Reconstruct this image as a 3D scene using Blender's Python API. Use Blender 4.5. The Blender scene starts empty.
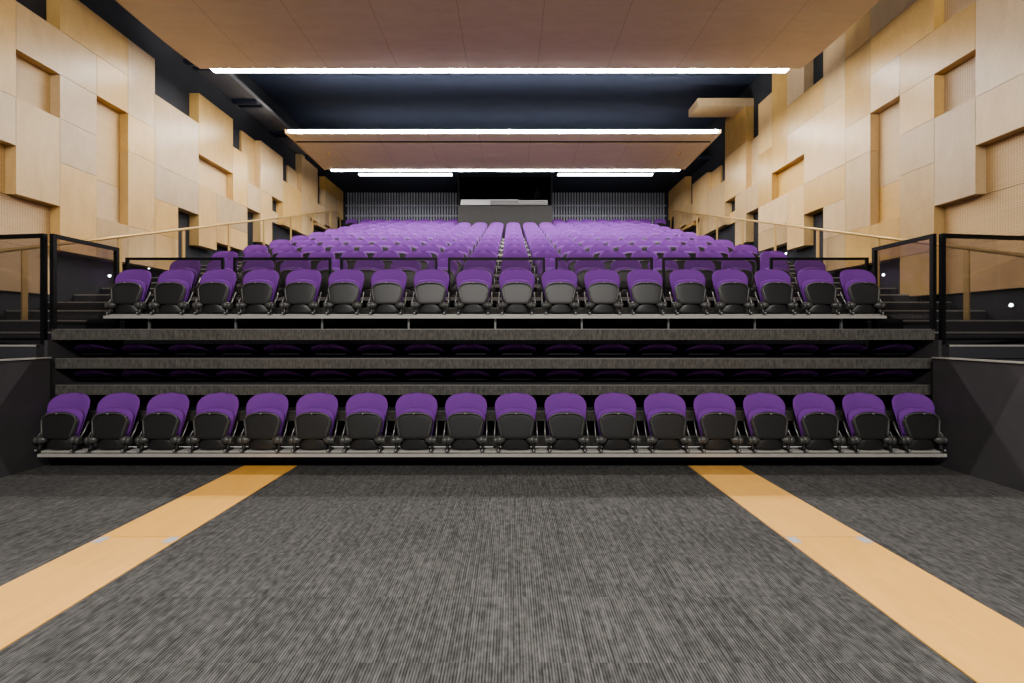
import bpy, math, random
from mathutils import Vector, Matrix
random.seed(7)
C = bpy.context.scene.collection
PI = math.pi

# ------------------------------------------------------------------ materials
def new_mat(name):
    m = bpy.data.materials.new(name); m.use_nodes = True
    nt = m.node_tree
    return m, nt, nt.nodes['Principled BSDF']

def simple(name, col, rough=0.5, metal=0.0, noise=0.0, nscale=40, spec=0.5, bump=0.0):
    m, nt, b = new_mat(name)
    b.inputs['Roughness'].default_value = rough
    b.inputs['Metallic'].default_value = metal
    b.inputs['Specular IOR Level'].default_value = spec
    tc = nt.nodes.new('ShaderNodeTexCoord')
    n = nt.nodes.new('ShaderNodeTexNoise'); n.inputs['Scale'].default_value = nscale
    n.inputs['Detail'].default_value = 3
    nt.links.new(tc.outputs['Object'], n.inputs['Vector'])
    r = nt.nodes.new('ShaderNodeMix'); r.data_type = 'RGBA'
    r.inputs['A'].default_value = tuple(c*(1-noise) for c in col)+(1,)
    r.inputs['B'].default_value = tuple(min(1, c*(1+noise)) for c in col)+(1,)
    nt.links.new(n.outputs['Fac'], r.inputs['Factor'])
    nt.links.new(r.outputs['Result'], b.inputs['Base Color'])
    if bump:
        bp = nt.nodes.new('ShaderNodeBump'); bp.inputs['Strength'].default_value = bump
        bp.inputs['Distance'].default_value = 0.002
        nt.links.new(n.outputs['Fac'], bp.inputs['Height'])
        nt.links.new(bp.outputs['Normal'], b.inputs['Normal'])
    return m

def emit(name, col, s):
    m, nt, b = new_mat(name)
    b.inputs['Base Color'].default_value = col+(1,)
    b.inputs['Emission Color'].default_value = col+(1,)
    b.inputs['Emission Strength'].default_value = s
    return m

def mth(nt, op, a, b=None, clamp=False):
    n = nt.nodes.new('ShaderNodeMath'); n.operation = op; n.use_clamp = clamp
    for k, v in enumerate((a, b)):
        if v is None: continue
        if isinstance(v, (int, float)): n.inputs[k].default_value = v
        else: nt.links.new(v, n.inputs[k])
    return n.outputs[0]

def wood(name, base, vary=0.22, grain=(1.2, 1.2, 9.0), rough=0.34, perforated=False, seams=None, sat=1.0, rv=0.34, rs=0.40):
    m, nt, b = new_mat(name)
    b.inputs['Roughness'].default_value = rough
    b.inputs['Specular IOR Level'].default_value = 0.5
    tc = nt.nodes.new('ShaderNodeTexCoord')
    oi = nt.nodes.new('ShaderNodeObjectInfo')
    mp = nt.nodes.new('ShaderNodeMapping'); mp.inputs['Scale'].default_value = grain
    nt.links.new(tc.outputs['Object'], mp.inputs['Vector'])
    addv = nt.nodes.new('ShaderNodeVectorMath'); addv.operation = 'ADD'
    sc = nt.nodes.new('ShaderNodeCombineXYZ')
    nt.links.new(mth(nt, 'MULTIPLY', oi.outputs['Random'], 57.0), sc.inputs[0])
    nt.links.new(mth(nt, 'MULTIPLY', oi.outputs['Random'], 31.0), sc.inputs[1])
    nt.links.new(mp.outputs['Vector'], addv.inputs[0]); nt.links.new(sc.outputs[0], addv.inputs[1])
    n1 = nt.nodes.new('ShaderNodeTexNoise'); n1.inputs['Scale'].default_value = 1.6
    n1.inputs['Detail'].default_value = 5; n1.inputs['Roughness'].default_value = 0.6
    n1.inputs['Distortion'].default_value = 0.6
    nt.links.new(addv.outputs[0], n1.inputs['Vector'])
    n2 = nt.nodes.new('ShaderNodeTexNoise'); n2.inputs['Scale'].default_value = 14
    n2.inputs['Detail'].default_value = 4
    nt.links.new(addv.outputs[0], n2.inputs['Vector'])
    mixf = mth(nt, 'ADD', mth(nt, 'MULTIPLY', n1.outputs['Fac'], 0.65), mth(nt, 'MULTIPLY', n2.outputs['Fac'], 0.35))
    cr = nt.nodes.new('ShaderNodeValToRGB')
    e = cr.color_ramp.elements
    e[0].position = 0.30; e[1].position = 0.70
    e[0].color = (base[0]*(1-vary), base[1]*(1-vary*1.2), base[2]*(1-vary*1.5), 1)
    e[1].color = (min(1, base[0]*(1+vary*.5)), min(1, base[1]*(1+vary*.55)), min(1, base[2]*(1+vary*.6)), 1)
    nt.links.new(mixf, cr.inputs[0])
    hsv = nt.nodes.new('ShaderNodeHueSaturation')
    nt.links.new(cr.outputs[0], hsv.inputs['Color'])
    nt.links.new(mth(nt, 'ADD', mth(nt, 'MULTIPLY', oi.outputs['Random'], rv), 1-rv*0.6), hsv.inputs['Value'])
    r2 = mth(nt, 'FRACT', mth(nt, 'MULTIPLY', oi.outputs['Random'], 7.31))
    nt.links.new(mth(nt, 'ADD', mth(nt, 'MULTIPLY', r2, rs*sat), (1-rs*0.55)*sat), hsv.inputs['Saturation'])
    col = hsv.outputs[0]
    dark = None
    if perforated or seams:
        sep = nt.nodes.new('ShaderNodeSeparateXYZ'); nt.links.new(tc.outputs['Object'], sep.inputs[0])
    if perforated:
        p = 0.032
        def cell(s):
            return mth(nt, 'SUBTRACT', mth(nt, 'FRACT', mth(nt, 'MULTIPLY', s, 1/p)), 0.5)
        a = cell(sep.outputs[1]); c = cell(sep.outputs[2])
        d2 = mth(nt, 'ADD', mth(nt, 'MULTIPLY', a, a), mth(nt, 'MULTIPLY', c, c))
        dark = mth(nt, 'MULTIPLY', mth(nt, 'LESS_THAN', d2, 0.05), 0.42)
    if seams:
        ax, pitch, off, w = seams
        f = mth(nt, 'FRACT', mth(nt, 'MULTIPLY', mth(nt, 'ADD', sep.outputs[ax], off), 1/pitch))
        dark = mth(nt, 'MULTIPLY', mth(nt, 'LESS_THAN', f, w/pitch), 0.3)
    if dark is not None:
        mx = nt.nodes.new('ShaderNodeMix'); mx.data_type = 'RGBA'
        mx.inputs['B'].default_value = (0.05, 0.028, 0.012, 1)
        nt.links.new(dark, mx.inputs['Factor']); nt.links.new(col, mx.inputs['A'])
        col = mx.outputs['Result']
    nt.links.new(col, b.inputs['Base Color'])
    return m

def carpet(name, lo, hi, tile=0.5, sx=150.0, sy=5.0, axis='y'):
    m, nt, b = new_mat(name)
    b.inputs['Roughness'].default_value = 0.95
    b.inputs['Specular IOR Level'].default_value = 0.15
    tc = nt.nodes.new('ShaderNodeTexCoord')
    # tile-by-tile offset so the corded lines break at tile joints
    mpt = nt.nodes.new('ShaderNodeMapping'); mpt.inputs['Scale'].default_value = (1/tile/2, 1/tile, 0)
    nt.links.new(tc.outputs['Object'], mpt.inputs['Vector'])
    fl = nt.nodes.new('ShaderNodeVectorMath'); fl.operation = 'FLOOR'
    nt.links.new(mpt.outputs[0], fl.inputs[0])
    wn = nt.nodes.new('ShaderNodeTexWhiteNoise'); wn.noise_dimensions = '3D'
    nt.links.new(fl.outputs[0], wn.inputs['Vector'])
    mp = nt.nodes.new('ShaderNodeMapping')
    mp.inputs['Scale'].default_value = (sx, sy, sy) if axis == 'y' else (sx, sx*.2, sy)
    nt.links.new(tc.outputs['Object'], mp.inputs['Vector'])
    add = nt.nodes.new('ShaderNodeVectorMath'); add.operation = 'ADD'
    scl = nt.nodes.new('ShaderNodeVectorMath'); scl.operation = 'SCALE'; scl.inputs['Scale'].default_value = 40
    nt.links.new(wn.outputs['Color'], scl.inputs[0])
    nt.links.new(mp.outputs[0], add.inputs[0]); nt.links.new(scl.outputs[0], add.inputs[1])
    n = nt.nodes.new('ShaderNodeTexNoise'); n.inputs['Scale'].default_value = 1.0
    n.inputs['Detail'].default_value = 2.0; n.inputs['Roughness'].default_value = 0.6
    nt.links.new(add.outputs[0], n.inputs['Vector'])
    n2 = nt.nodes.new('ShaderNodeTexNoise'); n2.inputs['Scale'].default_value = 1.0; n2.inputs['Detail'].default_value = 2
    mp2 = nt.nodes.new('ShaderNodeMapping'); mp2.inputs['Scale'].default_value = (34, 18.0, 18)
    nt.links.new(tc.outputs['Object'], mp2.inputs['Vector'])
    add2 = nt.nodes.new('ShaderNodeVectorMath'); add2.operation = 'ADD'
    nt.links.new(mp2.outputs[0], add2.inputs[0]); nt.links.new(scl.outputs[0], add2.inputs[1]); nt.links.new(add2.outputs[0], n2.inputs['Vector'])
    sp = nt.nodes.new('ShaderNodeSeparateXYZ'); nt.links.new(tc.outputs['Object'], sp.inputs[0])
    cord = mth(nt, 'SINE', mth(nt, 'MULTIPLY', sp.outputs[0], 2*PI/0.0135))
    s = mth(nt, 'ADD', mth(nt, 'MULTIPLY', n.outputs['Fac'], 0.42), mth(nt, 'MULTIPLY', n2.outputs['Fac'], 0.36))
    s = mth(nt, 'ADD', s, mth(nt, 'MULTIPLY', cord, 0.085))
    s = mth(nt, 'ADD', s, mth(nt, 'MULTIPLY', wn.outputs['Value'], 0.025))
    cr = nt.nodes.new('ShaderNodeValToRGB'); e = cr.color_ramp.elements
    e[0].position = 0.28; e[1].position = 0.62
    e[0].color = tuple(lo)+(1,); e[1].color = tuple(hi)+(1,)
    nt.links.new(s, cr.inputs[0]); nt.links.new(cr.outputs[0], b.inputs['Base Color'])
    bp = nt.nodes.new('ShaderNodeBump'); bp.inputs['Strength'].default_value = 0.35; bp.inputs['Distance'].default_value = 0.004
    nt.links.new(s, bp.inputs['Height']); nt.links.new(bp.outputs['Normal'], b.inputs['Normal'])
    return m

def glass(name, tint, gloss=0.06):
    m, nt, b = new_mat(name)
    out = nt.nodes['Material Output']
    tr = nt.nodes.new('ShaderNodeBsdfTransparent'); tr.inputs[0].default_value = tint+(1,)
    gl = nt.nodes.new('ShaderNodeBsdfGlossy'); gl.inputs['Roughness'].default_value = 0.02
    gl.inputs[0].default_value = (1, 1, 1, 1)
    df = nt.nodes.new('ShaderNodeBsdfDiffuse'); df.inputs[0].default_value = (0.5, 0.48, 0.46, 1)
    fr = nt.nodes.new('ShaderNodeFresnel'); fr.inputs[0].default_value = 1.35
    mx = nt.nodes.new('ShaderNodeMixShader'); mx0 = nt.nodes.new('ShaderNodeMixShader')
    mx0.inputs[0].default_value = gloss
    nt.links.new(tr.outputs[0], mx0.inputs[1]); nt.links.new(df.outputs[0], mx0.inputs[2])
    nt.links.new(mth(nt, 'MULTIPLY', fr.outputs[0], 0.16), mx.inputs[0])
    nt.links.new(mx0.outputs[0], mx.inputs[1]); nt.links.new(gl.outputs[0], mx.inputs[2])
    nt.links.new(mx.outputs[0], out.inputs['Surface'])
    return m

M = {}
M['purple'] = simple('purple_fabric', (0.185, 0.060, 0.315), 0.85, noise=0.22, nscale=260, spec=0.25, bump=0.25)
M['plastic'] = simple('black_plastic', (0.027, 0.027, 0.028), 0.42, noise=0.2, nscale=120)
M['rim'] = simple('satin_black_plastic', (0.085, 0.085, 0.082), 0.32, noise=0.1)
M['steel'] = simple('grey_metal', (0.30, 0.30, 0.30), 0.4, metal=0.6, noise=0.1)
M['beam'] = simple('pale_grey_metal', (0.46, 0.45, 0.42), 0.5, metal=0.15, noise=0.12, nscale=15)
M['black'] = simple('black_paint', (0.010, 0.010, 0.011), 0.7, noise=0.15, spec=0.1)
M['sill_grey'] = simple('grey_sill', (0.13, 0.13, 0.135), 0.5, noise=0.1)
M['frame'] = simple('black_metal', (0.008, 0.008, 0.009), 0.55, noise=0.1, spec=0.25)
M['charcoal'] = simple('charcoal_wall', (0.030, 0.033, 0.040), 0.7, noise=0.15, nscale=6)
M['sidewall'] = simple('black_side_wall', (0.066, 0.062, 0.068), 0.65, noise=0.18, nscale=5)
M['navy'] = simple('dark_navy_ceiling', (0.024, 0.032, 0.058), 0.8, noise=0.2, nscale=3)
M['soffit'] = simple('grey_soffit', (0.16, 0.16, 0.165), 0.8, noise=0.12, nscale=5)
M['grey_panel'] = simple('grey_booth_panel', (0.030, 0.029, 0.029), 0.7, noise=0.1, nscale=6)
M['silver'] = simple('silver_tape', (0.55, 0.56, 0.58), 0.35, metal=0.3, noise=0.1)
M['white'] = simple('white_metal', (0.36, 0.36, 0.37), 0.4, noise=0.05)
M['slat'] = simple('grey_blue_slat', (0.30, 0.32, 0.39), 0.45, noise=0.25, nscale=7)
M['brass'] = simple('pale_brass', (0.52, 0.36, 0.15), 0.35, metal=0.35, noise=0.12, nscale=20)
M['birch'] = wood('birch_plywood', (0.60, 0.43, 0.225), grain=(3, 3, 1.3), vary=0.14, rv=0.32, rs=0.40, sat=1.04)
M['perf'] = wood('perforated_birch', (0.62, 0.43, 0.225), perforated=True, rough=0.5, vary=0.1, rv=0.1)
M['plain'] = wood('plain_birch_recess', (0.64, 0.44, 0.20), rough=0.45, vary=0.1, rv=0.15)
M['ceil_wood'] = wood('ceiling_plywood', (0.74, 0.60, 0.42), grain=(1.2, 5, 1), rough=0.5, seams=(0, 1.3, 4.51, 0.012), vary=0.09, rv=0.02, rs=0.02)
M['board'] = wood('floor_plywood', (0.72, 0.40, 0.11), grain=(5, 1.2, 1), rough=0.5, vary=0.11, rv=0.06, rs=0.05)
M['carpet'] = carpet('striped_carpet', (0.031, 0.031, 0.031), (0.148, 0.145, 0.142), sx=120, sy=2.2)
M['nosing'] = carpet('carpet_edge', (0.060, 0.058, 0.054), (0.18, 0.172, 0.160), sx=110, sy=9, axis='z')
M['step_carpet'] = simple('dark_step_carpet', (0.062, 0.062, 0.070), 0.95, noise=0.35, nscale=160, spec=0.1)
M['led'] = emit('led_strip', (1.0, 0.97, 0.93), 64.0)
M['led3'] = emit('led_strip_rear', (1.0, 0.97, 0.93), 32.0)
M['led2'] = emit('led_tube', (1.0, 0.98, 0.96), 12.0)
M['dot'] = emit('step_light_glow', (0.80, 0.92, 1.0), 25.0)
M['glass'] = glass('guard_glass', (0.78, 0.765, 0.77), 0.02)
M['booth_glass'] = glass('booth_glass', (0.5, 0.52, 0.56), 0.0)

# ------------------------------------------------------------------ mesh helpers
class MB:
    def __init__(s): s.v = []; s.f = []; s.mi = []
    def add(s, vs, fs, mi=0):
        o = len(s.v); s.v += [tuple(v) for v in vs]
        s.f += [tuple(o+i for i in f) for f in fs]; s.mi += [mi]*len(fs); return s
    def box(s, x0, x1, y0, y1, z0, z1, mi=0):
        if x0 > x1: x0, x1 = x1, x0
        vs = [(x, y, z) for z in (z0, z1) for y in (y0, y1) for x in (x0, x1)]
        return s.add(vs, [(0, 2, 3, 1), (4, 5, 7, 6), (0, 1, 5, 4), (2, 6, 7, 3), (0, 4, 6, 2), (1, 3, 7, 5)], mi)
    def bar(s, p, q, w, h, mi=0):        # rectangular bar p->q
        p = Vector(p); q = Vector(q); d = (q-p).normalized()
        up = Vector((0, 0, 1)) if abs(d.z) < .95 else Vector((0, 1, 0))
        a = d.cross(up).normalized()*w/2; b = a.cross(d).normalized()*h/2
        vs = [p-a-b, p+a-b, p+a+b, p-a+b, q-a-b, q+a-b, q+a+b, q-a+b]
        return s.add(vs, [(0, 1, 2, 3), (7, 6, 5, 4), (0, 4, 5, 1), (1, 5, 6, 2), (2, 6, 7, 3), (3, 7, 4, 0)], mi)
    def tube(s, pts, r, n=8, mi=0):
        pts = [Vector(p) for p in pts]
        rs = r if isinstance(r, (list, tuple)) else [r]*len(pts)
        o = []; fs = []
        for i, p in enumerate(pts):
            d = (pts[min(i+1, len(pts)-1)]-pts[max(i-1, 0)]).normalized()
            up = Vector((0, 0, 1)) if abs(d.z) < .9 else Vector((0, 1, 0))
            a = d.cross(up).normalized(); b = a.cross(d).normalized()
            for k in range(n):
                t = 2*PI*k/n; o.append(p+(a*math.cos(t)+b*math.sin(t))*rs[i])
        for i in range(len(pts)-1):
            for k in range(n):
                k2 = (k+1) % n
                fs.append((i*n+k, i*n+k2, (i+1)*n+k2, (i+1)*n+k))
        fs.append(tuple(range(n))[::-1]); fs.append(tuple((len(pts)-1)*n+k for k in range(n)))
        return s.add(o, fs, mi)
    def mesh(s, name, smooth=False):
        me = bpy.data.meshes.new(name); me.from_pydata(s.v, [], s.f)
        me.update()
        import bmesh
        bm = bmesh.new(); bm.from_mesh(me); bmesh.ops.recalc_face_normals(bm, faces=bm.faces); bm.to_mesh(me); bm.free()
        me.polygons.foreach_set('material_index', s.mi)
        if smooth: me.polygons.foreach_set('use_smooth', [True]*len(me.polygons))
        return me

def obj(name, mb, mats, parent=None, smooth=False, loc=None):
    me = mb if isinstance(mb, bpy.types.Mesh) else mb.mesh(name, smooth)
    if not me.materials:
        for m in (mats if isinstance(mats, (list, tuple)) else [mats]): me.materials.append(m)
    o = bpy.data.objects.new(name, me); C.objects.link(o)
    if parent: o.parent = parent
    if loc: o.location = loc
    return o
def tag(o, label=None, cat=None, group=None, kind=None):
    if label: o['label'] = label
    if cat: o['category'] = cat
    if group: o['group'] = group
    if kind: o['kind'] = kind
    return o
def thing(name, label, cat, loc=(0, 0, 0), group=None):
    o = bpy.data.objects.new(name, None); C.objects.link(o); o.location = loc
    o.empty_display_size = 0.1
    return tag(o, label, cat, group)
def struct(name, mb, m, parent=None):
    o = obj(name, mb, m, parent)
    if parent is None: o['kind'] = 'structure'
    return o
def copy_tree(o, parent=None):
    c = o.copy(); C.objects.link(c); c.parent = parent
    for ch in list(o.children): copy_tree(ch, c)
    return c
ORD = ['zeroth', 'first', 'second', 'third', 'fourth', 'fifth', 'sixth', 'seventh', 'eighth', 'ninth', 'tenth', 'eleventh', 'twelfth', 'thirteenth']
def nth_from(i, n):                       # i zero-based from the left, n in the row
    if i == 0: return 'at the left end'
    if i == n-1: return 'at the right end'
    if i < n/2: return ORD[i+1]+' from the left'
    return ORD[n-i]+' from the right'

# ------------------------------------------------------------------ room numbers (metres; camera at y = 0 looking along +y)
F = 455.0; CAMX = 0.2; CAMZ = 1.45
ROWD = 0.936; RISE = 0.289
N1Y = 5.10; DECK1 = 1.497                  # front edge and height of the lowest fixed tier
PITCH = 0.55
WX = 6.30; BACKX = 6.50
YB = 17.85
def tier_z(k): return DECK1+RISE*(k-1)
def tier_y(k): return N1Y+ROWD*(k-1)
def step_y(s): return 5.10+0.468*s if s >= 1 else (5.28 if s == 0 else 4.98)
def step_z(s): return 1.465+0.1445*s

# ------------------------------------------------------------------ setting
mb = MB(); mb.box(-4.96, 4.96, -5, 5.4, -0.1, 0)
struct('floor', mb, M['carpet'])
mb = MB(); mb.box(-7.5, 7.5, -5, 18.2, 8.0, 8.1)
struct('ceiling', mb, M['navy'])
mb = MB(); mb.box(-6.7, 6.7, YB, YB+0.15, 0, 8.0)
wall_back = struct('wall_back', mb, M['charcoal'])
for s, nm in ((-1, 'left'), (1, 'right')):
    wi = 4.905 if s < 0 else 4.872
    mb = MB(); mb.box(s*wi, s*4.97, -5, 5.04, 0, 1.17); mb.box(s*(wi-.015), s*4.97, -5, 5.04, 1.17, 1.185, 1)
    struct('wall_lower_'+nm, mb, [M['sidewall'], M['beam']])
    mb = MB(); mb.box(s*4.97, s*6.499, -5, 4.97, 1.05, 1.165)
    struct('trim_landing_'+nm, mb, M['step_carpet'])
# dark lower ceiling over the back rows
mb = MB(); mb.box(-6.5, 6.5, 14.35, YB, 6.95, 7.05)
struct('ceiling_back', mb, M['navy'])
# grey soffit along the left wall with two cross ribs
mb = MB(); mb.box(-6.5, -5.92, 6.5, 14.3, 7.06, 7.16)
for y in (9.3, 10.9, 12.6): mb.box(-6.5, -5.92, y, y+0.10, 6.99, 7.06, 1); mb.box(-6.5, -5.92, y+.28, y+.34, 7.01, 7.06, 1)
struct('ceiling_soffit', mb, [M['soffit'], M['navy']])

# ------------------------------------------------------------------ side walls of birch boxes
D0 = 5.975; DM = 0.583; Z0 = 3.91; ZM = 0.635
def wy(i): return D0+DM*i
def wz(j): return Z0+ZM*j
COMMON_F = [(-2, 0, 1, 4), (-2, 0, 0, 1), (0, 2, 2, 3), (1, 3, 3, 4), (0, 1, -1, 1), (1, 2, 1, 2), (1, 2, 0, 1), (1, 2, -2, 0),
    (2, 3, 2, 3), (2, 3, -2, -1), (3, 4, 2, 4), (3, 4, 1, 2), (3, 4, -1, 1), (3, 4, -2, -1),
    (4, 6, 1, 3), (4, 6, 0, 1), (4, 5, -1, 0), (4, 5, -2, -1), (6, 7, -1, 1), (7, 9, 0, 1), (7, 9, -1, 0),
    (8, 9, 1, 3), (9, 10, 1, 2), (10, 12, 2, 4), (10, 11, -1, 2), (12, 14, 1, 3), (14, 15, 1, 2), (16, 17, 2, 3), (16, 18, 1, 2),
    (17, 19, 2, 4), (17, 20, 4, 4.75), (18, 20, 1, 2), (19, 20, 3, 4)]
COMMON_R = [(-2, 0, -1, 0), (-2, 1, -2, -1), (-2, 1, -3, -2), (0, 1, 1, 2), (2, 3, 0, 2), (2, 3, -1, 0), (6, 8, 1, 2),
    (9, 10, 2, 4), (13, 14, 3, 4), (15, 16, 1, 2), (11, 12, 1, 1.5)]
LEFT_F = [(6, 8, 2, 4), (14, 16, 2, 4.9)]
RIGHT_F = [(1, 3, 4, 6), (3, 4, 4, 6), (4, 5, 3, 6), (5, 7, 3, 4), (6, 7, 4, 6), (6, 7, 2, 3), (7, 8, 2, 6), (8, 9, 3, 5),
    (10, 12, 4, 5.72), (14, 16, 2, 4), (1, 2, -3, -2)]
RIGHT_R = [(0, 1, 3, 5)]
for s, nm in ((-1, 'left'), (1, 'right')):
    mb = MB(); mb.box(s*BACKX, s*(BACKX+0.15), -5, YB, 0, 8.0)
    w = struct('wall_'+nm, mb, M['charcoal'])
    fl = COMMON_F+(LEFT_F if s < 0 else RIGHT_F); rl = COMMON_R+(RIGHT_R if s > 0 else [])
    for i0, i1, j0, j1 in fl:
        if i0 < 0 and j1 == 4: j1 = 6
        z0 = wz(j0); y1 = wy(i1)
        st = step_z((y1-5.1)/0.468)
        if wz(j1) < st+0.15: continue
        z0 = max(z0, st+0.10 if j0 > -2 else z0)
        g = 0.003
        mb = MB(); mb.box(s*WX, s*(BACKX-0.001), wy(i0)+g, y1-g, z0+g, wz(j1)-g)
        obj('wall_panel', mb, M['birch'], w)
    for i0, i1, j0, j1 in rl:
        y1 = wy(i1); st = step_z((y1-5.1)/0.468)
        if wz(j1) < st+0.1: continue
        mb = MB(); mb.box(s*(BACKX-0.055), s*(BACKX-0.001), wy(i0), y1, wz(j0)+.003, wz(j1)-.003)
        obj('perforated_panel', mb, M['perf'] if (j1 <= 0 and i0 < 0) or (s > 0 and (i0, j0) in ((0, 1), (0, 3))) else M['plain'], w)
    # timber arm folding from the right wall over the ceiling void
    if s > 0:
        mb = MB(); mb.box(5.05, 6.499, wy(10)-.004, wy(11)+.04, 7.34, 7.545)
        obj('wall_panel', mb, M['birch'], w)

# slatted back wall either side of the booth
for s in (-1, 1):
    mb = MB(); x = 1.72
    while x < 6.25:
        mb.box(s*x, s*(x+0.05), YB-0.06, YB-0.01, 4.6, 6.94); x += 0.108
    for z in (5.62, 6.02, 6.42): mb.box(s*1.72, s*6.28, YB-0.035, YB-0.005, z, z+0.05)
    obj('slat_panel', mb, M['slat'], wall_back)

# ------------------------------------------------------------------ timber boards in the floor
for s, sd in ((-1, 'left'), (1, 'right')):
    for (y0, y1, wh) in ((-1.0, 3.22, 'nearer the stage'), (3.226, 4.955, 'running up to the front row of chairs')):
        mb = MB(); mb.box(s*2.13, s*2.71, y0, y1, 0.0, 0.006)
        b = obj('floor_board', mb, M['board'])
        tag(b, f'long pale timber floor board set in the grey carpet on the {sd}, {wh}', 'floor board', 'timber boards across the carpet')
        if y0 < 0:
            for x in (2.14, 2.63):
                mb = MB(); mb.box(s*x, s*(x+0.07), 3.13, 3.22, 0.0062, 0.0075)
                obj('joint_tape', mb, M['silver'], b)['label'] = 'silver tape tab'

# ------------------------------------------------------------------ seating tiers
def posts(t, xs, y, z0, z1):
    for x in xs:
        mb = MB(); mb.box(x-0.012, x+0.012, y-0.012, y+0.012, z0, z1); obj('post', mb, M['steel'], t)
def tier(label, spans, yn, z, depth, chair_y, with_beam=True, with_posts=False, group=None, nose=0.125):
    t = thing('seating_tier', label, 'seating platform', (0, yn, z), group)
    for x0, x1 in spans:
        mb = MB(); mb.box(x0, x1, 0.03, depth, -0.05, 0); obj('deck', mb, M['step_carpet'], t)
        mb = MB(); mb.box(x0, x1, 0.0, 0.03, -nose, -0.008); mb.box(x0, x1, 0, 0.03, -0.008, 0, 1)
        obj('nosing', mb, [M['nosing'], M['steel']], t)
        if with_beam:
            cy = chair_y-yn
            mb = MB(); mb.box(x0+0.05, x1-0.05, cy-0.10, cy-0.075, 0.135, 0.168); mb.box(x0+.05, x1-.05, cy-0.06, cy+0.06, 0.172, 0.19)
            obj('seat_beam', mb, M['beam'], t)
            if with_posts:
                posts(t, [q for q in (-4.4, -3.3, -2.2, -1.1, 0, 1.1, 2.2, 3.3, 4.4) if x0 < q < x1], cy, 0.0, 0.15)
    return t
CH = 0.69                                   # chair line behind the tier's front edge
ROWWORD = {1: 'lowest row of the raised block, behind the bare carpeted tiers'}
for k in range(1, 14):
    yn, z = tier_y(k), tier_z(k)
    if k <= 11: sp = [(-4.95, 4.95)]
    elif k == 12: sp = [(-4.95, -1.75), (1.75, 4.95)]
    else: sp = [(-6.28, -1.75), (1.75, 6.28)]
    dep = ROWD+0.055 if k < 13 else YB-0.08-yn
    t = tier(f'dark carpeted seating tier carrying the {ORD[k]} row of chairs in the raised block', sp, yn, z, dep, yn+CH, True, k <= 2, 'tiers of the raised block')
    # black riser board closing the front under the nosing
    for x0, x1 in sp:
        mb = MB(); mb.box(x0, x1, 0.032, 0.05, -RISE+0.0005, -0.052)
        if k > 1: obj('riser', mb, M['black'], t)
# retracted tiers below
RET = [(1.165, 'second carpet-edged tier from the top of the bare retracted stack'), (0.867, 'third carpet-edged tier from the top of the retracted stack'),
       (0.575, 'low carpet-edged tier half hidden behind the front row chairs'), (0.29, 'lowest retracted tier behind the legs of the front row')]
RETT = []
for z, lab in RET:
    RETT.append(tier(lab, [(-4.93, 4.93)], 5.12, z, 0.95, 0, False, False, 'retracted tiers', 0.115))
for x in (-4.4, -2.2, 0, 2.2, 4.4):
    mb = MB(); mb.box(x-.02, x+.02, 0.5, 0.54, -0.29, -0.05); obj('post', mb, M['steel'], RETT[-1])
for q in range(3):
    for x in (-4.4, -2.2, 0, 2.2, 4.4):
        mb = MB(); mb.box(x-.015, x+.015, 0.5, 0.53, RET[q+1][0]-RET[q][0]+.0005, -0.05); obj('post', mb, M['black'], RETT[q])
# frames closing the retracted stack at both ends and behind
mb = MB(); mb.box(-4.95, 4.95, 6.10, 6.14, 0, 1.30)
o = obj('tier_back_board', mb, M['black']); tag(o, 'black board closing the back of the retracted tiers', 'panel')
for s, nm in ((-1, 'left'), (1, 'right')):
    mb = MB(); mb.box(s*4.955, s*4.99, 5.06, 6.05, 0, 1.37)
    o = obj('tier_end_panel', mb, M['sidewall']); tag(o, f'dark panel closing the {nm} end of the retracted tiers', 'panel', 'end panels of the tiers')
# front row carrier
fr = thing('seat_carrier', 'pale metal beam with black kickboard carrying the front row of purple chairs', 'seat beam', (0, 4.92, 0))
mb = MB(); mb.box(-4.82, 4.82, -0.10, -0.075, 0.135, 0.168); mb.box(-4.82, 4.82, -0.06, 0.06, 0.172, 0.19); obj('seat_beam', mb, M['beam'], fr)
mb = MB(); mb.box(-4.84, 4.84, 0.06, 0.09, 0.0, 0.19); obj('kickboard', mb, M['black'], fr)

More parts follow.
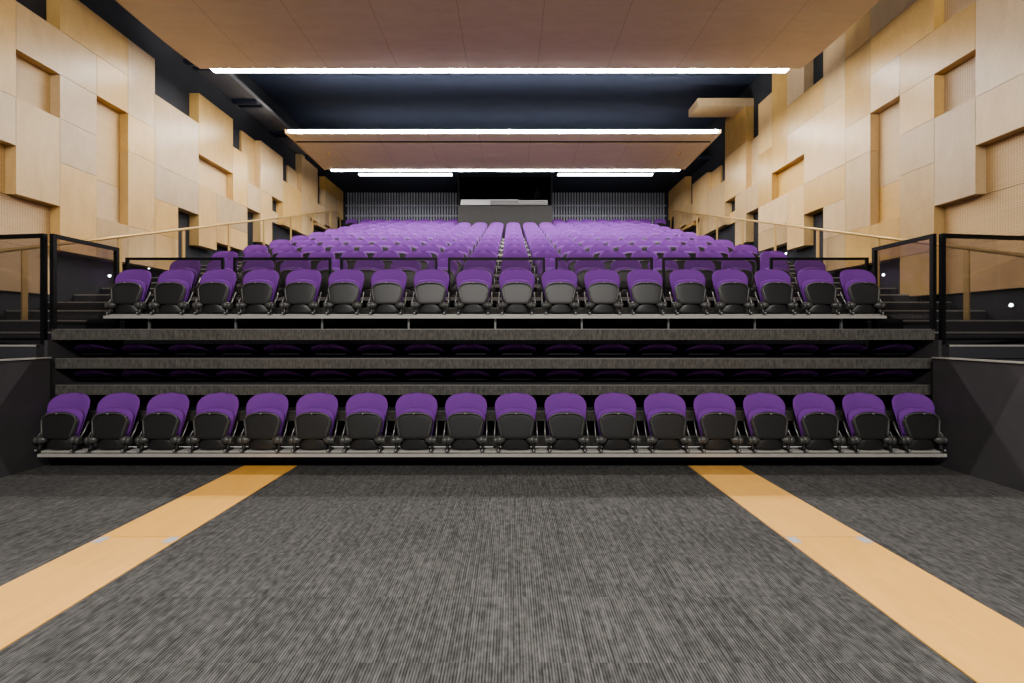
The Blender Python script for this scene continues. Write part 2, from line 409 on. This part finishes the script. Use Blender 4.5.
# ------------------------------------------------------------------ chairs
def outline_mesh(zb, zt, wb, wm, bt, yf, thick, nu=14, nv=14, bb=0.05, zmid=None, ex=2.0):
    """cushion: half width runs wb (bottom) -> wm, domed top of height bt, rounded bottom bb;
       yf(u,z) = middle surface, thick = full thickness with rounded edge"""
    zm = zt-bt; zmid = zmid or zm
    def hw(z):
        base = wb+(wm-wb)*max(0, min(1, (z-zb)/(zmid-zb)))**0.8
        if z > zm: base *= max(0.0, 1-((z-zm)/bt)**ex)**(1/ex)
        if z < zb+bb: base *= math.sqrt(max(0.0, 1-((zb+bb-z)/bb)**2))*0.35+0.65
        return base
    mb = MB(); vs = {}
    rows = []
    for j in range(nv+1):
        a = j/nv
        z = zb+(zt-zb)*(0.5-0.5*math.cos(a*PI))
        if j == 0: z = zb
        z = min(z, zt-0.0015)
        rows.append(z)
    for side in (-1, 1):
        for j, z in enumerate(rows):
            w = hw(z)
            for i in range(nu+1):
                u = -math.cos(PI*i/nu)
                ev = min(1, (zt-z)/(zt-zb)*6) if z > (zt+zb)/2 else min(1, (z-zb)/(zt-zb)*9)
                eu = math.sqrt(max(0, 1-u**4)); t = thick/2*(eu*math.sqrt(max(0, 1-(1-ev)**2)))
                y = yf(u, z)+side*t
                vs[(side, i, j)] = len(mb.v); mb.v.append((u*w, y, z))
    def q(*ix): mb.f.append(ix); mb.mi.append(0)
    for side in (-1, 1):
        for j in range(nv):
            for i in range(nu):
                a, b, c, d = vs[(side, i, j)], vs[(side, i+1, j)], vs[(side, i+1, j+1)], vs[(side, i, j+1)]
                q(a, b, c, d) if side < 0 else q(d, c, b, a)
    me = mb.mesh('cushion', True)
    import bmesh
    bm = bmesh.new(); bm.from_mesh(me); bmesh.ops.remove_doubles(bm, verts=bm.verts, dist=0.0012)
    bmesh.ops.recalc_face_normals(bm, faces=bm.faces); bm.to_mesh(me); bm.free()
    me.polygons.foreach_set('use_smooth', [True]*len(me.polygons))
    return me

def back_y(u, z):                            # leaning, slightly wrapped back; the head edge rolls back
    y = 0.035+0.122*max(0, z-0.22)/0.585
    y += 0.014*max(0, (z-0.66)/0.15)**2
    y -= 0.045*abs(u)**2.2*(1-0.6*max(0, (z-0.66)/0.15))
    return y
ME = {}
ME['backrest'] = outline_mesh(0.24, 0.786, 0.155, 0.2325, 0.15, back_y, 0.046, nv=20, ex=2.6)
ME['back_shell'] = outline_mesh(0.22, 0.72, 0.15, 0.215, 0.13, lambda u, z: back_y(u*.95, z)+0.038, 0.020)
ME['lower_cover'] = outline_mesh(0.196, 0.345, 0.160, 0.160, 0.125, lambda u, z: 0.0-0.022*(1-u*u), 0.05, bb=0.03)
def seat_y(u, z): return 0.005+0.05*(z-0.33)/0.3+0.012*u*u
ME['seat'] = outline_mesh(0.33, 0.640, 0.178, 0.214, 0.115, lambda u, z: seat_y(u, z)-0.022, 0.052, ex=2.5)
ME['seat_shell'] = outline_mesh(0.315, 0.602, 0.168, 0.205, 0.11, lambda u, z: seat_y(u, z)-0.066+0.012*(1-u*u), 0.020)
# raised rim of the shell
def arch(w0, w1, zb, zt, bt, n=20):
    pts = []; zm = zt-bt
    for z in (zb, zb+(zm-zb)*.33, zb+(zm-zb)*.66): pts.append((-(w0+(w1-w0)*(z-zb)/(zm-zb)), z))
    for k in range(n+1):
        t = PI-PI*k/n; c = math.cos(t); sn = math.sin(t)
        pts.append((w1*math.copysign(abs(c)**0.75, c), zm+bt*abs(sn)**0.75))
    pts += [(-x, z) for x, z in pts[2::-1]]
    return pts
mb = MB(); mb.tube([(x, seat_y(x/.19, z)-0.074, z) for x, z in arch(0.148, 0.184, 0.335, 0.588, 0.09)], 0.0105, 8)
ME['rim'] = mb.mesh('rim', True)
mb = MB(); mb.box(-0.007, 0.007, -0.058, -0.046, 0.583, 0.593); ME['bolt'] = mb.mesh('bolt')
for s, nm in ((-1, 'hl'), (1, 'hr')):
    mb = MB(); xs = [0.115, 0.14, 0.165, 0.19, 0.196, 0.203, 0.235, 0.241]; rs = [0.016, 0.036, 0.044, 0.049, 0.030, 0.042, 0.042, 0.026]
    mb.tube([(s*x, -0.035+0.0*x, 0.300+(0.215-x)*0.12) for x in xs], rs, 12); ME[nm] = mb.mesh('hinge', True)
    mb = MB(); mb.tube([(s*0.226, 0.075, 0.48), (s*0.229, 0.03, 0.40), (s*0.232, -0.030, 0.322)], 0.0075, 8); ME['b'+nm] = mb.mesh('side_bar', True)
    mb = MB(); mb.tube([(s*0.192, -0.03, 0.275), (s*0.190, -0.035, 0.24), (s*0.187, -0.045, 0.205)], [0.022, 0.018, 0.016], 8)
    mb.box(s*0.168, s*0.206, -0.085, 0.03, 0.1905, 0.212); mb.tube([(s*.187, -.078, .205), (s*.187, -.092, .205)], 0.010, 8, 1); ME['l'+nm] = mb.mesh('leg')
MATS = {'backrest': M['purple'], 'back_shell': M['plastic'], 'lower_cover': M['plastic'], 'seat': M['purple'], 'seat_shell': M['plastic'], 'rim': M['rim'], 'bolt': M['white']}
def chair_proto(full):
    t = thing('auditorium_chair', '', 'chair')
    obj('backrest', ME['backrest'], MATS['backrest'], t)
    obj('back_shell', ME['back_shell'], MATS['back_shell'], t)
    st = obj('seat', ME['seat'], MATS['seat'], t)
    obj('seat_shell', ME['seat_shell'], MATS['seat_shell'], st)
    if full: obj('rim', ME['rim'], MATS['rim'], st); obj('bolt', ME['bolt'], MATS['bolt'], st)
    obj('lower_cover', ME['lower_cover'], MATS['lower_cover'], t)
    for nm in ('hl', 'hr'):
        if full:
            obj('hinge', ME[nm], M['rim'], t); obj('side_bar', ME['b'+nm], M['steel'], t)
        obj('leg', ME['l'+nm], [M['plastic'], M['white']], t)
    return t
P_full = chair_proto(True); P_far = chair_proto(False)
used = {}
def place_chair(proto, x, y, z, label, group):
    if proto not in used: used[proto] = 1; o = proto
    else: o = copy_tree(proto)
    o.location = (x, y, z); tag(o, label, 'chair', group); return o
XS = [(-8.5+i)*PITCH for i in range(18)]
for i, x in enumerate(XS):
    place_chair(P_full, x*0.545/PITCH-0.02, 4.91, 0, f'purple tip-up chair, {nth_from(i, 18)}, front row at carpet level', 'front row of purple chairs at carpet level')
for k in range(1, 14):
    y, z = tier_y(k)+CH, tier_z(k)
    if k <= 11: xs = XS
    elif k == 12: xs = [x for x in XS if abs(x) > 1.9]
    else: xs = [-(1.95+PITCH*i) for i in range(7, -1, -1)]+[1.95+PITCH*i for i in range(8)]
    rw = 'first raised row before the glass guards' if k == 1 else ('back row against the slatted wall' if k == 13 else f'{ORD[k]} row of the raised block')
    for i, x in enumerate(xs):
        place_chair(P_full if k <= 4 else P_far, x, y, z, f'purple tip-up chair, {nth_from(i, len(xs))}, {rw}', f'purple chairs in row {k} of the raised block')
# chairs folded flat on the retracted tiers
def fold_proto():
    t = thing('folded_chair', '', 'chair')
    b = obj('backrest', ME['backrest'], M['purple'], t); b.rotation_euler = (math.radians(91), 0, 0); b.location = (0, 0.875, 0.008)
    mb = MB(); mb.box(-0.18, 0.18, 0.22, 0.62, 0.03, 0.045); obj('seat', mb, M['plastic'], t)
    for s in (-1, 1):
        mb = MB(); mb.box(s*0.17, s*0.20, 0.50, 0.60, 0.0, 0.05); obj('leg', mb, M['plastic'], t)
    return t
P_fold = fold_proto()
for (z, wh) in ((1.165, 'upper dark gap of the retracted tiers'), (0.867, 'lower dark gap of the retracted tiers')):
    for i, x in enumerate(XS):
        place_chair(P_fold, x, 5.14, z, f'purple chair folded flat, {nth_from(i, 18)}, {wh}', f'folded chairs in the {wh}')

# ------------------------------------------------------------------ aisle stairs
for s, nm in ((-1, 'left'), (1, 'right')):
    t = thing('aisle_stairs', f'dark carpeted aisle stairs with pale nosings along the {nm} wall', 'stairs', (s*5.7, 4.98, 1.165), 'aisle stairs')
    for n in range(-1, 24):
        y0, z1 = step_y(n)-4.98, step_z(n)-1.165
        y1 = step_y(n+1)-4.98
        mb = MB(); xa, xb = s*(4.996-5.7), s*(6.495-5.7)
        mb.box(xa, xb, y0, y1-0.001, max(z1-0.146, 0.001) if n == -1 else z1-0.146, z1-0.002); mb.box(xa, xb, y0-0.001, y0+0.03, z1-0.018, z1, 1)
        obj('step', mb, [M['step_carpet'], M['beam']], t)
    # handrail along the wall
    h = thing('handrail', f'pale brass handrail on flat posts climbing the {nm} wall', 'handrail', (s*6.12, 5.0, 1.3), 'wall handrails')
    def rz(y): return 2.878+0.3145*(y-6.95)
    mb = MB(); pts = [(0, y-5.0, rz(y)-1.3) for y in (4.6, 8, 12, 16.2)]+[(0, 16.45-5, rz(16.45)-1.3+.01), (0, 16.75-5, rz(16.45)-1.3-.02), (0, 16.84-5, rz(16.45)-1.3-.12), (0, 16.86-5, rz(16.45)-1.3-.6)]
    mb.tube(pts, 0.024, 8); obj('rail', mb, M['brass'], h, True)
    for y in (5.91, 7.35, 8.78, 10.2, 11.64, 13.07, 14.5, 15.95):
        n = max(int((y-5.1)/0.468+1e-6), 1) if y > 5.57 else 0
        mb = MB(); mb.box(-0.010, 0.010, y-5.035, y-4.965, step_z(n)-1.3, rz(y)-1.3-0.02); obj('post', mb, M['brass'], h)

# ------------------------------------------------------------------ guards
def framed(name, label, a, b, z0, z1, group, posts_down=None, bottom=True, w=0.035):
    """framed glass guard from a=(x,y) to b=(x,y)"""
    c = ((a[0]+b[0])/2, (a[1]+b[1])/2)
    t = thing(name, label, 'guard rail', (c[0], c[1], z0), group)
    A = Vector((a[0]-c[0], a[1]-c[1], 0)); B = Vector((b[0]-c[0], b[1]-c[1], 0)); H = z1-z0
    d = (B-A).normalized()
    for P in (A, B):
        mb = MB(); mb.bar(P-Vector((0, 0, posts_down if posts_down and P is A else 0)), P+Vector((0, 0, H-w)), w, w)
        obj('post', mb, M['frame'], t)
    mb = MB(); mb.bar(A-d*w/2+Vector((0, 0, H-w/2)), B+d*w/2+Vector((0, 0, H-w/2)), w, w); obj('top_rail', mb, M['frame'], t)
    if bottom:
        mb = MB(); mb.bar(A+d*w/2+Vector((0, 0, .06)), B-d*w/2+Vector((0, 0, .06)), w*.7, w*.7); obj('bottom_rail', mb, M['frame'], t)
    mb = MB(); n = Vector((-d.y, d.x, 0))*0.004
    p, q = A+d*w/2, B-d*w/2; lo, hi = Vector((0, 0, .08)), Vector((0, 0, H-w))
    mb.add([p+lo-n, q+lo-n, q+hi-n, p+hi-n, p+lo+n, q+lo+n, q+hi+n, p+hi+n], [(0, 1, 2, 3), (7, 6, 5, 4), (0, 4, 5, 1), (1, 5, 6, 2), (2, 6, 7, 3), (3, 7, 4, 0)])
    obj('glass_pane', mb, M['glass'], t)
    return t
gy = tier_y(2)+0.015
px = [(124, 224), (232, 331.5), (339, 438), (447, 546), (554.5, 654), (662, 761), (770, 870)]
for i, (a, b) in enumerate(px):
    x0 = CAMX+(a+2-511)*gy/F; x1 = CAMX+(b-2-511)*gy/F
    framed('glass_guard', f'low black-framed glass guard {nth_from(i, 7)} of the line behind the first raised row', (x0, gy+.02), (x1, gy+.02), tier_z(2), 2.455, 'low glass guards behind the first raised row', w=0.03)
for s, nm in ((-1, 'left'), (1, 'right')):
    framed('side_guard', f'tall black-framed glass guard at the {nm} end of the first raised row', (s*4.93, 5.10), (s*4.93, 5.917), DECK1, 2.56, 'tall side guards', w=0.042)
    framed('aisle_gate', f'tall black-framed glass barrier across the foot of the {nm} aisle stairs', (s*5.025, 5.09), (s*6.26, 5.25), 1.3215, 2.56, 'aisle barriers', w=0.042)
# ------------------------------------------------------------------ step lights
def steplight(s, y, z, lab):
    t = thing('step_light', lab, 'light', (s*BACKX, y, z), 'step lights on the side walls')
    mb = MB(); mb.tube([(0, 0, 0), (-s*0.012, 0, 0)], 0.035, 12); obj('bezel', mb, M['steel'], t)
    mb = MB(); mb.tube([(-s*0.0125, 0, 0), (-s*0.02, 0, 0)], 0.017, 12); obj('lens', mb, M['dot'], t)
for y, w in ((5.72, 'nearest the camera'), (6.43, 'second nearest'), (7.68, 'beside the first raised row'), (10.4, 'farthest up')):
    steplight(1, y, step_z((y-5.1)/.468)+0.17 if y > 6 else 1.80, f'bright step light low on the right wall, {w}')
for y, w in ((7.58, 'beside the first raised row'), (8.4, 'just above the glass guards'), (12.5, 'farthest up')):
    steplight(-1, y, step_z((y-5.1)/.468)+0.17, f'bright step light low on the left wall, {w}')

# ------------------------------------------------------------------ ceiling clouds and light lines
def zc1(y):                                  # gently bowed soffit
    return 6.355+0.055*(y-7.5)**2 if y > 7.5 else 6.355+0.012*(7.5-y)**2
t = thing('ceiling_cloud', 'large bowed plywood ceiling panel nearest the camera at the top', 'ceiling panel', (0, 5, 6.4))
mb = MB(); ys = [1.56+(8.55-1.56)*i/24 for i in range(25)]; vs = []; hw = 5.64
for y in ys:
    for x in (-hw, hw):
        vs.append((x, y-5, zc1(y)-6.4)); vs.append((x, y-5, zc1(y)+0.06-6.4))
fs = []
for i in range(24):
    a = i*4; b = a+4
    fs += [(a, a+2, b+2, b), (a+1, b+1, b+3, a+3), (a, b, b+1, a+1), (a+2, a+3, b+3, b+2)]
fs += [(0, 1, 3, 2), (96, 98, 99, 97)]
mb.add(vs, fs); obj('panel', mb, M['ceil_wood'], t)
t = thing('ceiling_cloud', 'flat plywood ceiling panel between the second and third light lines', 'ceiling panel', (0, 12.55, 6.43))
TILT = -0.024; t.rotation_euler.x = TILT
mb = MB(); mb.box(-5.43, 5.43, -0.57, 1.22, 0.0, 0.06); obj('panel', mb, M['ceil_wood'], t)
mb = MB(); mb.box(-5.43, 5.43, -1.15, -0.70, 0.0, 0.06); obj('front_strip', mb, M['ceil_wood'], t)
mb = MB(); mb.box(-5.43, 5.43, -0.698, -0.572, 0.03, 0.06); obj('slot', mb, M['black'], t)['label'] = 'black slot'
for s in (-1, 1):
    mb = MB(); mb.box(s*5.432, s*5.455, -1.18, 1.24, -0.015, 0.09); obj('edge_trim', mb, M['birch'], t)
for s, nm in ((-1, 'left'), (1, 'right')):
    mb = MB(); mb.tube([(0, 0, 0.0), (0, 0, -0.02)], 0.05, 12); mb.tube([(0, 0, -0.02), (0, 0, -0.06)], 0.018, 8)
    o = obj('sprinkler', mb, M['brass'], None, False, (s*4.85, 12.6, 6.43)); tag(o, f'small round ceiling fitting under the {nm} end of the rear plywood ceiling panel', 'ceiling fitting', 'ceiling fittings')
def linear(label, x0, x1, y, z, mat, h=0.045, rod=False):
    t = thing('linear_light', label, 'light', ((x0+x1)/2, y, z), 'linear ceiling lights'); L = (x1-x0)/2
    mb = MB(); mb.box(-L, L, -0.025, 0.025, h+0.0005, h+0.05); obj('housing', mb, M['frame'], t)
    mb = MB(); mb.box(-L, L, -0.065, 0.065, 0, h); obj('diffuser', mb, mat, t)
    if rod:
        for x in (-L*.7, L*.7):
            mb = MB(); mb.tube([(x, 0, h+0.05), (x, 0, 6.95-z)], 0.006, 6); obj('hanger', mb, M['steel'], t)
linear('longest bright light line along the rear edge of the front ceiling panel', -5.46, 5.44, 8.63, 6.425, M['led'], 0.022)
linear('bright light line along the front edge of the rear ceiling panel', -5.32, 5.34, 11.32, 6.45, M['led'], 0.022)
linear('bright light line along the back edge of the rear ceiling panel', -5.27, 5.32, 13.85, 6.392, M['led3'], 0.012)
linear('short bright light tube left of the projection booth', -4.87, -1.77, 15.2, 6.72, M['led2'], 0.04, True)
linear('short bright light tube right of the projection booth', 1.77, 4.92, 15.2, 6.72, M['led2'], 0.04, True)

# ------------------------------------------------------------------ projection booth
BY = 15.66
t = thing('projection_booth', 'grey projection booth with dark window set into the back rows', 'booth', (0, BY, 4.6))
mb = MB(); mb.box(-1.63, 1.63, 0, 0.06, 0.0, 1.25); obj('front_panel', mb, M['grey_panel'], t)
for s in (-1, 1):
    mb = MB(); mb.box(s*1.57, s*1.63, 0.0, 2.1, 1.25, 2.33); mb.box(s*1.57, s*1.63, 0.06, 2.1, 0, 1.25); obj('side_wall', mb, M['black'], t)
mb = MB(); mb.box(-1.57, 1.57, 2.0, 2.06, 0, 2.33); obj('rear_wall', mb, M['navy'], t)
mb = MB(); mb.box(-1.57, 1.57, 0.0, 0.06, 2.22, 2.33); obj('lintel', mb, M['black'], t)
for i, (x0, x1, z0, z1) in enumerate(((-1.52, -0.52, 1.285, 1.43), (-0.515, 0.45, 1.285, 1.40), (0.455, 1.46, 1.285, 1.33))):
    mb = MB(); mb.box(x0, x1, -0.05, 0.06, 1.2505, z1); obj('sill', mb, M['white'] if i == 0 else M['sill_grey'], t)
mb = MB(); mb.box(0.455, 1.46, -0.06, -0.02, 1.331, 1.352); mb.box(0.455, 1.46, 0.0, 0.04, 1.395, 1.42); mb.box(0.455, 0.48, 0.0, 0.04, 1.331, 1.395); mb.box(1.435, 1.46, 0.0, 0.04, 1.331, 1.395)
mb.box(-0.515, 0.45, -0.06, 0.04, 1.4005, 1.43); obj('sash_rail', mb, M['white'], t)
mb = MB(); mb.box(-1.56, 1.56, 0.07, 0.08, 1.26, 2.22); obj('window_pane', mb, M['booth_glass'], t)
mb = MB(); mb.tube([(1.15, 0.8, 2.33), (1.15, 0.8, 1.95)], 0.03, 8); mb.box(1.05, 1.25, 0.7, 1.0, 1.78, 1.95); obj('hanging_projector', mb, M['steel'], t)

# ------------------------------------------------------------------ lights
def area(name, loc, rot, sx, sy, power, col=(1, .96, .9), spread=PI):
    l = bpy.data.lights.new(name, 'AREA'); l.shape = 'RECTANGLE'; l.size = sx; l.size_y = sy; l.energy = power; l.color = col; l.spread = spread
    o = bpy.data.objects.new(name, l); C.objects.link(o); o.location = loc; o.rotation_euler = rot; return o
fq = (7.6-zc1(1.56))/7.6
for fl, pw in ((3.95, 110), (4.64, 300)):          # the front panel's edge cuts these bars off on the carpet
    area('stage_light_bar', (0, (fl-1.56/fq)/(1-1/fq), 7.6), (0, 0, 0), 9.0, 0.004, pw)
area('stage_side_fill', (0, -2.5, 6.2), (math.radians(62), 0, 0), 9.0, 1.5, 500)  # soft fill added behind the camera to brighten seats, near walls and carpet
w = bpy.data.worlds.new('world'); bpy.context.scene.world = w; w.use_nodes = True
w.node_tree.nodes['Background'].inputs[0].default_value = (1.0, 0.95, 0.9, 1)
w.node_tree.nodes['Background'].inputs[1].default_value = 0.25

# ------------------------------------------------------------------ camera
cd = bpy.data.cameras.new('camera'); cam = bpy.data.objects.new('camera', cd); C.objects.link(cam)
cam.location = (CAMX, 0, CAMZ); cam.rotation_euler = (PI/2, 0, 0)
cd.sensor_width = 36; cd.sensor_fit = 'HORIZONTAL'; cd.lens = F/1024*36
cd.shift_x = 1.0/1024; cd.shift_y = -8.5/1024; cd.clip_start = 0.05
sc = bpy.context.scene; sc.camera = cam
sc.view_settings.view_transform = 'AgX'; sc.view_settings.look = 'AgX - Medium High Contrast'; sc.view_settings.exposure = 0.52
